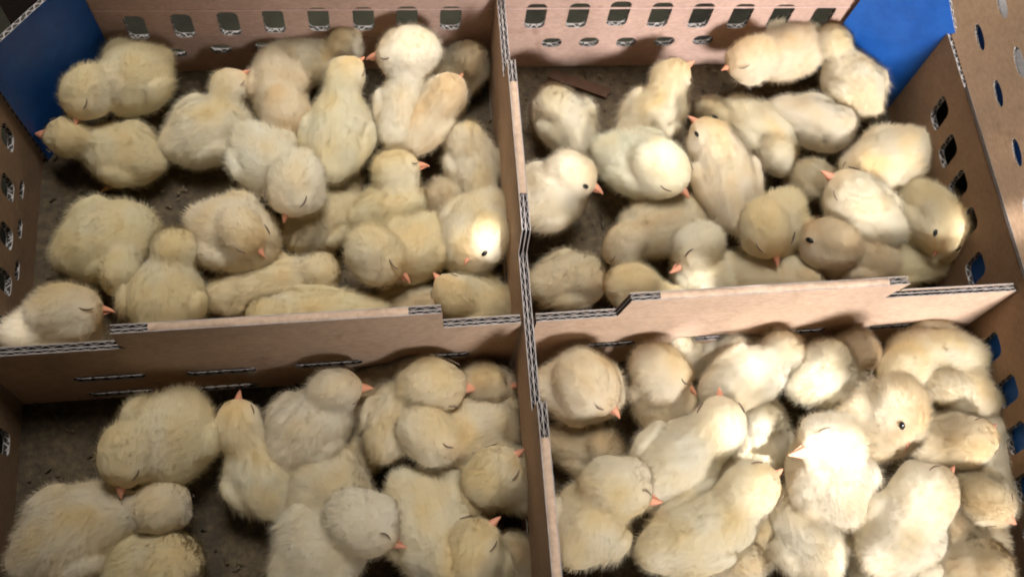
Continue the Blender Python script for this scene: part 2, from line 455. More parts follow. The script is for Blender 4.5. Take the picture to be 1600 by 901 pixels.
divider('divider', (0, 0, 0), (1, 0, 0), b0, b6,
        [(b0, HL), (b1, HL), (b2, HR_), (b5, HR_), (b5 - .006, HL + .002), (b6, HL)],
        [(b0, b1, HL), (b2, b3, HR_), (b4, b5, HR_), (b5 - .006, b6, HL)], [(b3, b4, HR_)],
        sl_([(945, 532, .034), (1095, 522, .034), (1245, 512, .034), (1388, 504, .032)]), M_KRAFT)
# centre divider, running away from the camera
CSL = .03536
cen = Panel((0, 0, 0), (CSL, 1, 0), (0, 0, 1))
cv = lambda x, y: cen.px(x, y)[0]
c0, c1, c2, c3, c4, c5, c6, c7 = YF + .003, cv(851, 684), cv(848, 622), cv(822, 362), cv(818, 300), cv(803, 122), cv(800, 86), YB - .002
def csl(pts):
    return [(cen.px(x, y)[0], cen.px(x, y)[1], w_, .0080) for (x, y, w_) in pts]
divider('divider', (0, 0, 0), (CSL, 1, 0), c0, c7,
        [(c0, HR_), (c2, HR_), (c2 + .001, HL), (c3 - .003, HL), (c3, HR_), (c6, HR_), (c6 + .0015, HL), (c7, HL)],
        [(c1, c2, HR_), (c2 + .001, c3 - .003, HL), (c3, c4, HR_), (c5, c6, HR_), (c6 + .0015, c7, HL)],
        [(c0, c1, HR_), (c4, c5, HR_)],
        csl([(772, 165, .036), (783, 285, .036), (795, 410, .034), (818, 660, .034), (829, 790, .034)]), M_KRAFT)

# ---- what lies on the floor and beyond the walls
st = at(905, 131, .002)
me = panel_mesh('card_strip', [(-.021, -.0035), (.020, -.0045), (.021, .0035), (-.020, .004)], [], .0016, Matrix.Translation(st.tolist()) @ Matrix.Rotation(math.radians(-24), 4, 'Z'))
o = link('card_strip', me, None, [M_STICK, M_STICK]); tag(o, 'flat reddish brown strip of card lying on the bare floor by the back wall', 'card strip')
# a blue and white carton standing just outside the perforated wall
nb = empty('outer_carton', (XR + .02, -.06, -.008)); tag(nb, 'blue printed carton with a white lid seen through the vent holes', 'carton')
def bxm(name, x0, x1, y0, y1, z0, z1, skew=0):
    v = [(x + skew * y, y, z) for z in (z0, z1) for (x, y) in ((x0, y0), (x1, y0), (x1, y1), (x0, y1))]
    return mesh(name, v, [(3, 2, 1, 0), (4, 5, 6, 7), (0, 1, 5, 4), (1, 2, 6, 5), (2, 3, 7, 6), (3, 0, 4, 7)])
link('carton_side', bxm('carton_side', -.0182, -.013, -.16, .100, 0, .083, RS), nb, [M_BLUE])
link('carton_lid', bxm('carton_lid', .02, .26, -.16, .30, 0.02, .045, RS), nb, [M_WHITE])
link('carton_stripe', bxm('carton_stripe', .030, .0365, -.158, .298, 0.03, .0462, RS), nb, [M_BLUE])
# litter
lv, lf = [], []
for k in range(1500):
    x = random.uniform(XL + .005, XR - .012); y = random.uniform(YF + .01, YB - .004); a = random.uniform(0, math.pi)
    l_ = random.uniform(.0006, .0026); q = random.uniform(.0004, .0012); h_ = random.uniform(.0005, .0018)
    c, s = math.cos(a), math.sin(a); b = len(lv)
    for (i, j) in ((-1, -1), (1, -1), (1, 1), (-1, 1)):
        lv.append((x + c * i * l_ - s * j * q, y + s * i * l_ + c * j * q, h_ + random.uniform(0, .0008)))
    lv.append((x, y, h_ + .0012)); lf += [(b, b + 1, b + 4), (b + 1, b + 2, b + 4), (b + 2, b + 3, b + 4), (b + 3, b, b + 4)]
o = link('litter', mesh('litter', lv, lf), None, [cardboard('litter_crumbs', (.11, .085, .05), .5)]); tag(o, 'scattered crumbs and droppings on the carton floor', 'litter', None, 'stuff')

# ------------------------------------------------------------------ chicks
def unit(v):
    v = np.asarray(v, float); return v / (np.linalg.norm(v) + 1e-12)
def ell(P, c, A, r):
    """distance to an ellipsoid: centre c, axes rows A, radii r"""
    q = (P - c) @ A.T
    k0 = np.linalg.norm(q / r, axis=1); k1 = np.linalg.norm(q / (r * r), axis=1) + 1e-9
    return k0 * (k0 - 1) / k1
def cap(P, a, b, ra, rb):
    d = b - a; h = np.clip(((P - a) @ d) / (d @ d + 1e-12), 0, 1)
    return np.linalg.norm(P - a - h[:, None] * d, axis=1) - (ra + (rb - ra) * h)
def smin(a, b, k):
    h = np.clip(.5 + .5 * (b - a) / k, 0, 1); return b + (a - b) * h - k * h * (1 - h)
def wob(P, s, ph):
    """cheap smooth lumpiness"""
    x, y, z = P[:, 0] * s, P[:, 1] * s, P[:, 2] * s
    return (np.sin(x * 1.0 + 1.7 * np.sin(y * .9 + ph) + ph) + np.sin(y * 1.13 + 1.5 * np.sin(z * 1.07 + 2.1 * ph)) + np.sin(z * .93 + 1.6 * np.sin(x * 1.21 - ph))) / 3
def surface_net(fn, lo, hi, h):
    ax = [np.arange(lo[i] - h, hi[i] + 2 * h, h) for i in range(3)]
    G = np.stack(np.meshgrid(*ax, indexing='ij'), -1); sh = G.shape[:3]
    V = fn(G.reshape(-1, 3)).reshape(sh); S = V < 0
    acc = np.zeros(tuple(s - 1 for s in sh) + (3,)); cnt = np.zeros(tuple(s - 1 for s in sh))
    for a in range(3):
        for o1 in (0, 1):
            for o2 in (0, 1):
                sl0 = [slice(None)] * 3; sl1 = [slice(None)] * 3
                oth = [i for i in range(3) if i != a]
                for i, o in zip(oth, (o1, o2)):
                    s_ = slice(o, sh[i] - 1 + o); sl0[i] = s_; sl1[i] = s_
                sl0[a] = slice(0, sh[a] - 1); sl1[a] = slice(1, sh[a])
                v0, v1 = V[tuple(sl0)], V[tuple(sl1)]
                m = (v0 < 0) != (v1 < 0)
                t = np.where(m, v0 / np.where(m, v0 - v1, 1), 0)
                p = G[tuple(sl0)] + t[..., None] * (G[tuple(sl1)] - G[tuple(sl0)])
                acc += p * m[..., None]; cnt += m
    act = cnt > 0; idx = -np.ones(act.shape, int); idx[act] = np.arange(act.sum())
    verts = acc[act] / cnt[act][:, None]
    quads = []
    for a in range(3):
        b, c = (a + 1) % 3, (a + 2) % 3
        sl0 = [slice(1, sh[i] - 1) for i in range(3)]; sl1 = list(sl0)
        sl0[a] = slice(0, sh[a] - 1); sl1[a] = slice(1, sh[a])
        s0, s1 = S[tuple(sl0)], S[tuple(sl1)]
        ii = np.argwhere(s0 != s1)
        base = ii.copy(); base[:, b] += 1; base[:, c] += 1
        def gi(db, dc):
            k = base.copy(); k[:, b] -= db; k[:, c] -= dc; return idx[k[:, 0], k[:, 1], k[:, 2]]
        q = np.stack([gi(1, 1), gi(0, 1), gi(0, 0), gi(1, 0)], 1)
        flip = ~s0[tuple(ii.T)]
        q[flip] = q[flip][:, ::-1]
        quads.append(q)
    return verts, np.concatenate(quads)

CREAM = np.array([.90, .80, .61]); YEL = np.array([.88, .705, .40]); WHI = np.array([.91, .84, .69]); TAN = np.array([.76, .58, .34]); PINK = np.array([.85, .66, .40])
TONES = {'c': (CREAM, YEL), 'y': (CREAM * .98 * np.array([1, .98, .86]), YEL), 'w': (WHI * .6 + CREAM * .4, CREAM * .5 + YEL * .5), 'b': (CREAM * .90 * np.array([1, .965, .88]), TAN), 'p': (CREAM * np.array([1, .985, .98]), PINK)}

def beak_mesh():
    """upper and lower mandible: tip at +x, unit length; root ring at x = 0"""
    v, f = [], []
    def loft(rows, n=10, flip=1):
        b = len(v)
        for (x, w_, zt, zb) in rows:
            zc = (zt + zb) / 2; hz = (zt - zb) / 2
            for k in range(n):
                a = 2 * math.pi * k / n
                v.append((x, w_ * math.cos(a), zc + hz * math.sin(a)))
        for i in range(len(rows) - 1):
            for k in range(n):
                p, q = b + i * n + k, b + i * n + (k + 1) % n
                f.append((p, p + n, q + n, q))
        f.append(tuple(b + (len(rows) - 1) * n + k for k in range(n)))
    loft([(-.35, .36, .36, -.10), (0, .34, .34, -.08), (.22, .29, .30, -.07), (.45, .225, .24, -.06), (.68, .15, .15, -.075), (.86, .085, .05, -.10), (.97, .03, -.04, -.13), (1.0, .008, -.09, -.13)])
    loft([(-.35, .31, -.06, -.30), (0, .29, -.07, -.28), (.3, .22, -.07, -.24), (.55, .14, -.075, -.19), (.78, .06, -.08, -.14), (.84, .01, -.09, -.11)])
    return mesh('beak', v, f, None, True)
BEAK = beak_mesh(); BEAK.materials.append(M_BEAK)
def eye_mesh():
    v, f = [], []
    nu, nv = 14, 8
    for i in range(nv + 1):
        a = math.pi * i / nv
        for j in range(nu):
            b = 2 * math.pi * j / nu; v.append((1.35 * math.sin(a) * math.cos(b), .82 * math.sin(a) * math.sin(b), .6 * math.cos(a)))
    for i in range(nv):
        for j in range(nu): f.append((i * nu + j, (i + 1) * nu + j, (i + 1) * nu + (j + 1) % nu, i * nu + (j + 1) % nu))
    return mesh('eye', v, f, None, True)
EYE = eye_mesh(); EYE.materials.append(M_EYE)
def lid_mesh():
    """closed eye: a shallow dark crescent crease; x along the slit"""
    v, f = [], []
    n, m = 14, 6
    for i in range(n + 1):
        t = -1 + 2 * i / n; r = .15 * math.sqrt(max(0, 1 - t * t)) + .015
        for k in range(m):
            a = 2 * math.pi * k / m
            v.append((1.55 * t, -.38 * (1 - t * t) + r * 1.0 * math.cos(a), r * math.sin(a) * 1.2))
    for i in range(n):
        for k in range(m): f.append((i * m + k, (i + 1) * m + k, (i + 1) * m + (k + 1) % m, i * m + (k + 1) % m))
    return mesh('closed_eye', v, f, None, True)
LID = lid_mesh(); LID.materials.append(M_LID)
def leg_mesh():
    v, f = [], []
    def tube(pts, rs, n=7):
        b = len(v)
        for i, (p, r) in enumerate(zip(pts, rs)):
            p = Vector(p); d = (Vector(pts[min(i + 1, len(pts) - 1)]) - Vector(pts[max(i - 1, 0)])).normalized()
            s = d.orthogonal().normalized(); t = d.cross(s)
            for k in range(n):
                a = 2 * math.pi * k / n; v.append(tuple(p + (s * math.cos(a) + t * math.sin(a)) * r))
        for i in range(len(pts) - 1):
            for k in range(n): f.append((b + i * n + k, b + i * n + (k + 1) % n, b + (i + 1) * n + (k + 1) % n, b + (i + 1) * n + k))
        f.append(tuple(b + k for k in range(n))[::-1]); f.append(tuple(b + (len(pts) - 1) * n + k for k in range(n)))
    tube([(0, 0, .026), (-.004, 0, .017), (0, 0, .0025)], [.0022, .0018, .0017])
    for a in (-32, 0, 32):
        c, s = math.cos(math.radians(a)), math.sin(math.radians(a))
        tube([(0, 0, .0022), (.006 * c, .006 * s, .002), (.011 * c, .011 * s, .0016), (.015 * c, .015 * s, .0009)], [.0015, .0012, .0012, .0004])
    tube([(0, 0, .002), (-.005, 0, .0012), (-.007, 0, .0008)], [.0012, .0009, .0003])
    return mesh('leg', v, f, None, True)
LEG = leg_mesh(); LEG.materials.append(M_LEG)

FUR = 17000
EY = (.62, .70, .36)
def chick(label, group, rear, front, width, head, beak, lift=0, tone='c', eye='closed', hz=None, neck=1.0, strands=FUR, seed=0, legs=False, up=False, shy=True, tilt=None, eyepx=None, hid=False):
    if hid: tilt, shy = -58, False; beak = (head[0] + (beak[0] - head[0]) * .6, head[1] + (beak[1] - head[1]) * .6)
    if tilt is None: tilt = 12 if up else -14
    """one day-old chick. rear, front: ends of the body; head: (x, y, radius); beak: tip; all where the photo shows them.
    lift: how far in mm it stands above the floor, on its neighbours."""
    rg = np.random.default_rng(1000 + seed); ph = rg.uniform(0, 6)
    base = lift * .001
    s0 = px_scale(.03 + base)
    b = width / 2 / s0 - .0012
    zc = base + b * .93
    zc = max(zc, .012)
    Rr, Fr = at(*rear, zc - .001), at(*front, zc + .002)
    a = max(np.linalg.norm(Fr - Rr) / 2 - .0012, b * .9); C = (Rr + Fr) / 2
    ax = unit(Fr - Rr); up_ = np.array([0, 0, 1.]); side = unit(np.cross(up_, ax)); upb = np.cross(ax, side)
    A = np.array([ax, side, upb])
    hr = head[2] * 1.01 / px_scale(zc + b * .7) - .0014
    if hz is None: H_z = zc + (b * .50 + hr * .38 if not hid else b * .30 + hr * .25)
    else: H_z = hz * .001
    H_z = max(H_z, hr + .002)
    Hc = at(head[0], head[1], H_z)
    # beak tip on the sight line of its pixel, a beak's length clear of the head
    tp = at(beak[0], beak[1], H_z); pv = (tp - Hc)[:2]; pl = np.linalg.norm(pv); need = hr * 1.20 + .0055
    if pl < need and shy:
        sh = need - pl; Hc[:2] -= pv / pl * sh * .62; hr = hr - sh * .22
    el = math.radians(tilt)
    dz = 0
    for _ in range(5):
        tip = at(beak[0], beak[1], H_z + dz); dz = math.tan(el) * np.linalg.norm((tip - Hc)[:2])
    Lb = np.linalg.norm(tip - Hc); bd = unit(tip - Hc)
    bl = max(.0110, min(.0145, hr * .80)); sn_l = max(Lb - bl * .95, hr * .8)
    hs0 = unit(np.cross(up_, bd)); hu0 = np.cross(bd, hs0)
    def rolled(a_):
        s_ = hs0 * math.cos(a_) + hu0 * math.sin(a_); return s_, np.cross(bd, s_)
    ROLL = rg.uniform(-.45, .45)
    if eyepx:
        best = 1e9
        for a_ in np.radians(np.arange(-70, 71, 5)):
            s_, u_ = rolled(a_)
            for sg in (-1, 1):
                p_ = Hc + unit(bd * EY[0] + s_ * sg * EY[1] + u_ * EY[2]) * hr * 1.02
                q_ = MN.T @ (p_ - CAM); e_ = math.hypot(800 + F * q_[0] / -q_[2] - eyepx[0], 450.5 - F * q_[1] / -q_[2] - eyepx[1]) - 25 * unit(CAM - p_) @ unit(p_ - Hc)
                if e_ < best: best = e_; ROLL = a_
    hs, hu = rolled(ROLL)
    Ah = np.array([bd, hs, hu])
    tail = C - ax * a * .82 + upb * b * .18
    neckr = hr * .70
    na = C + ax * a * .45 + upb * b * .18
    wingz = rg.uniform(.05, .3); headk = .0065 if up else rg.uniform(.0022, .0050)
    wtips = []
    for s in (-1, 1):
        wa_ = unit(ax + side * s * .16 + upb * .12)
        wtips.append((C + side * s * b * .98 + upb * b * (.18 + wingz * .3) - ax * a * .10 - wa_ * a * .40, -wa_ + side * s * .25))
    def head_sdf(P):
        Dh = ell(P, Hc, Ah, np.array([hr * 1.14, hr * .95, hr * .92]))
        Dh = smin(Dh, cap(P, Hc + bd * hr * .3 - hu * hr * .10, Hc + bd * (sn_l - hr * .16), hr * .66, hr * .17), .005)
        for s in (-1, 1): Dh = smin(Dh, ell(P, Hc + bd * hr * .28 + hs * s * hr * .50 - hu * hr * .36, Ah, np.array([hr * .52, hr * .42, hr * .44])), .003)
        return Dh
    def sdf(P):
        D = ell(P, C, A, np.array([a, b, b * .97]))
        D = smin(D, ell(P, C + ax * a * .42 - upb * b * .05, A, np.array([b * .86, b * .84, b * .84])), .006)
        D = smin(D, ell(P, tail, A, np.array([.008, .0075, .0065])), .008)
        for s in (-1, 1):
            wc = C + side * s * b * .88 + upb * b * (.18 + wingz * .3) - ax * a * .10
            wa = unit(ax + side * s * .16 + upb * .12); ws = unit(side * s - wa * (side @ wa) * s); Aw = np.array([wa, ws, np.cross(wa, ws)])
            D = smin(D, ell(P, wc, Aw, np.array([a * .46, b * .27, b * .42])), .0010)
        D = smin(D, cap(P, na, Hc - bd * hr * .15 - np.array([0, 0, hr * .15]), b * .54 * neck, neckr), .0055)
        Dh = head_sdf(P)
        D = smin(D, Dh, headk)
        return D + .0007 * wob(P, 300, ph) + .0003 * wob(P, 900, ph + 1)
    lo = np.minimum(C - a - .012, Hc - hr * 1.5); hi = np.maximum(C + a + .012, Hc + hr * 1.5)
    lo[2] = min(C[2] - b - .004, Hc[2] - hr * 1.5); hi[2] = max(C[2] + b, Hc[2] + hr) + .004
    V, Q = surface_net(sdf, lo, hi, .0021)
    e = .0004
    def grad(P): return np.stack([(sdf(P + e * np.eye(3)[i]) - sdf(P - e * np.eye(3)[i])) for i in range(3)], 1)
    g_ = grad(V); g_ /= np.linalg.norm(g_, axis=1)[:, None] + 1e-9
    V = V - g_ * sdf(V)[:, None] * .9
    # nothing sinks into the floor
    V[:, 2] = np.maximum(V[:, 2], .0012 + 0 * V[:, 2])
    # colour of the down: paler cheeks, belly and wings, yellower crown and back
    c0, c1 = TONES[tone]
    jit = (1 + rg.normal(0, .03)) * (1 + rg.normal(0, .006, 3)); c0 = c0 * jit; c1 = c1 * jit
    def tint(P, n):
        hd = (P - Hc) @ Ah.T / hr; bdp = (P - C) @ A.T
        onh = np.clip(1.6 - np.linalg.norm(hd, axis=1) * .95, 0, 1)
        crown = onh * np.clip(hd[:, 2] * .9 + .1, 0, 1) * .55 + onh * np.clip(hd[:, 0] - .45, 0, 1) * .9
        cheek = onh * np.clip(np.abs(hd[:, 1]) * 1.0 - hd[:, 2] * .9 - .1, 0, 1) * .8
        back = (1 - onh) * np.clip(1 - np.abs(bdp[:, 1]) / (b * .55), 0, 1) * np.clip(bdp[:, 2] / b, 0, 1) * (.35 + .65 * np.clip((bdp[:, 0] / a + .7) , 0, 1)) * .5
        pat = np.clip(.5 + .9 * wob(P, 190, ph + 2), 0, 1)
        k = np.clip(crown * 1.2 + back * pat * 1.6 + .50 * pat - .10, 0, 1)[:, None]
        c = c0 * (1 - k) + c1 * k
        wk = np.clip(cheek + (1 - onh) * .35 * np.clip(wob(P, 130, ph + 4), 0, 1), 0, .8)[:, None]
        return np.clip(c * (1 - wk) + WHI * wk, 0, .92)
    # eyes
    eyes = []
    for s in (-1, 1):
        dr = unit(bd * EY[0] + hs * s * EY[1] + hu * EY[2]); p = Hc + dr * hr * .5
        for _ in range(24): p = p - dr * head_sdf(p[None])[0] * .9
        n = unit(grad(p[None])[0]); eyes.append((s, p, n))
    broot = Hc + bd * sn_l
    # strands of down
    nS = strands
    fi = rg.integers(0, len(Q), nS); u = rg.random((nS, 1)); v = rg.random((nS, 1))
    c = V[Q[fi]]; P0 = (c[:, 0] * (1 - u) + c[:, 1] * u) * (1 - v) + (c[:, 3] * (1 - u) + c[:, 2] * u) * v
    g2 = g_[Q[fi]]; Nn = (g2[:, 0] * (1 - u) + g2[:, 1] * u) * (1 - v) + (g2[:, 3] * (1 - u) + g2[:, 2] * u) * v
    Nn /= np.linalg.norm(Nn, axis=1)[:, None] + 1e-9
    keep = P0[:, 2] > .0022
    vis = (CAM - P0) / np.linalg.norm(CAM - P0, axis=1)[:, None]
    # thin out the down on the underside, which nothing sees
    keep &= (Nn[:, 2] > -.45)
    P0, Nn = P0[keep], Nn[keep]; n = len(P0)
    dh = np.linalg.norm(P0 - Hc, axis=1) / hr; wh = np.clip(1.7 - dh, 0, 1)[:, None]
    flow = -ax * (1 - wh) + -bd * wh + np.array([0, 0, -.25]) * (1 - wh)
    clump = np.stack([wob(P0, 620, ph + k) for k in (0, 1.3, 2.9)], 1) * .20 + np.stack([wob(P0, 1500, ph + k) for k in (.4, 1.9, 3.3)], 1) * .10
    flow = flow + clump + rg.normal(0, .32, (n, 3))
    tuft = np.zeros(n)
    for wt, wdir in wtips:
        k_ = np.exp(-(np.linalg.norm(P0 - wt, axis=1) / .0055) ** 2); tuft = np.maximum(tuft, k_)
        flow = flow * (1 - k_[:, None] * .8) + wdir * (k_ * 1.6)[:, None]
    flow = flow - Nn * (flow * Nn).sum(1)[:, None]
    fl = flow / (np.linalg.norm(flow, axis=1)[:, None] + 1e-6)
    lean = rg.uniform(.15, .65, (n, 1)); lean = lean * (1 - tuft[:, None]) + .95 * tuft[:, None]
    d1 = Nn * (1 - lean * .55) + fl * lean; d1 /= np.linalg.norm(d1, axis=1)[:, None]
    ln = (.0038 * (1 - wh[:, 0]) + .0036 * wh[:, 0]) * rg.uniform(.5, 1.4, n)
    ln = ln * (1 + 1.1 * tuft)
    ln = np.where(rg.random(n) < .06, ln * 1.3, ln)
    for (s, p, _) in eyes: ln *= np.clip((np.linalg.norm(P0 - p, axis=1) - .0024) / .004, .05, 1)
    ln *= np.clip((np.linalg.norm(P0 - broot, axis=1) - .0025) / .007, .08, 1)
    ln = ln[:, None]
    d2 = d1 + fl * .45 + rg.normal(0, .12, (n, 3)); d2 /= np.linalg.norm(d2, axis=1)[:, None]
    R0 = P0 - Nn * .0009; Mm = R0 + d1 * ln * .55; Tp = Mm + d2 * ln * .5
    Tp[:, 2] = np.maximum(Tp[:, 2], .0006)
    wd = np.cross(d1, Nn); wd /= np.linalg.norm(wd, axis=1)[:, None] + 1e-6
    hw = rg.uniform(.00005, .00010, (n, 1))
    SV = np.stack([R0 + wd * hw, R0 - wd * hw, Mm - wd * hw * .8, Mm + wd * hw * .8, Tp], 1).reshape(-1, 3)
    nv = len(V); k = nv + np.arange(n) * 5
    quads = np.stack([k, k + 1, k + 2, k + 3], 1); tris = np.stack([k + 3, k + 2, k + 4], 1)
    allV = np.concatenate([V, SV])
    sn = Nn + rg.normal(0, .05, (n, 3)) + clump * .05
    sn /= np.linalg.norm(sn, axis=1)[:, None]
    nr = np.concatenate([g_, np.repeat(sn, 5, 0)])
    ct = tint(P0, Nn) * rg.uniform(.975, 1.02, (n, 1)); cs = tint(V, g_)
    ct5 = np.repeat(ct, 5, 0).reshape(n, 5, 3) * np.array([.98, .98, 1, 1, 1.03])[None, :, None]
    cc = np.clip(np.concatenate([cs, ct5.reshape(-1, 3)]), 0, .95)
    o0 = np.array([C[0], C[1], max(base, 0)])
    me = bpy.data.meshes.new('body')
    me.vertices.add(len(allV)); me.vertices.foreach_set('co', (allV - o0).astype(np.float32).ravel())
    loops = np.concatenate([Q.ravel(), quads.ravel(), tris.ravel()]).astype(np.int32)
    npoly = len(Q) + len(quads) + len(tris)
    me.loops.add(len(loops)); me.loops.foreach_set('vertex_index', loops)
    starts = np.concatenate([np.arange(len(Q) + len(quads)) * 4, (len(Q) + len(quads)) * 4 + np.arange(len(tris)) * 3]).astype(np.int32)
    me.polygons.add(npoly); me.polygons.foreach_set('loop_start', starts)
    me.update(calc_edges=True)
    at_ = me.attributes.new('tint', 'FLOAT_COLOR', 'POINT'); at_.data.foreach_set('color', np.concatenate([cc, np.ones((len(cc), 1))], 1).astype(np.float32).ravel())
    at2 = me.attributes.new('nrm', 'FLOAT_VECTOR', 'POINT'); at2.data.foreach_set('vector', nr.astype(np.float32).ravel())
    root = empty('chick', tuple(o0)); tag(root, label, 'chick', group)
    link('body', me, root, [M_DOWN])
    # beak
    bo = bpy.data.objects.new('beak', BEAK); col.objects.link(bo); bo.parent = root
    Mb = Matrix(((bd[0], hs[0], hu[0]), (bd[1], hs[1], hu[1]), (bd[2], hs[2], hu[2]))).to_4x4()
    pb = tip - bd * bl - o0
    bo.matrix_local = Matrix.Translation(pb.tolist()) @ Mb @ Matrix.Diagonal((bl, bl, bl, 1))
    for (s, p, nn) in eyes:
        xx = unit(bd - nn * (bd @ nn)); yy = np.cross(nn, xx)
        if yy @ hu < 0: yy = -yy; xx = xx  # slit sags away from the crown
        zz = np.cross(xx, yy)
        r = hr * (.12 if eye == 'open' else .16)
        dta = EYE if eye == 'open' else LID
        eo = bpy.data.objects.new('eye', dta); col.objects.link(eo); eo.parent = root
        Me = Matrix(((xx[0], yy[0], zz[0]), (xx[1], yy[1], zz[1]), (xx[2], yy[2], zz[2]))).to_4x4()
        pp = p + nn * (.0005 if eye == 'open' else .0009) - o0
        eo.matrix_local = Matrix.Translation(pp.tolist()) @ Me @ Matrix.Diagonal((r, r, r if eye == 'open' else r, 1))
    if legs:
        for s in (-1, 1):
            lg = bpy.data.objects.new('leg', LEG); col.objects.link(lg); lg.parent = root
            pl = C + side * s * b * .45 + ax * a * .1
            lg.location = (pl[0] - o0[0], pl[1] - o0[1], -o0[2]); lg.rotation_euler = (0, 0, math.atan2(ax[1], ax[0]) + .3 * s)
    return root

UL, UR, LL, LR = ('chicks in the upper left compartment', 'chicks in the upper right compartment', 'chicks in the lower left compartment', 'chicks in the lower right compartment')
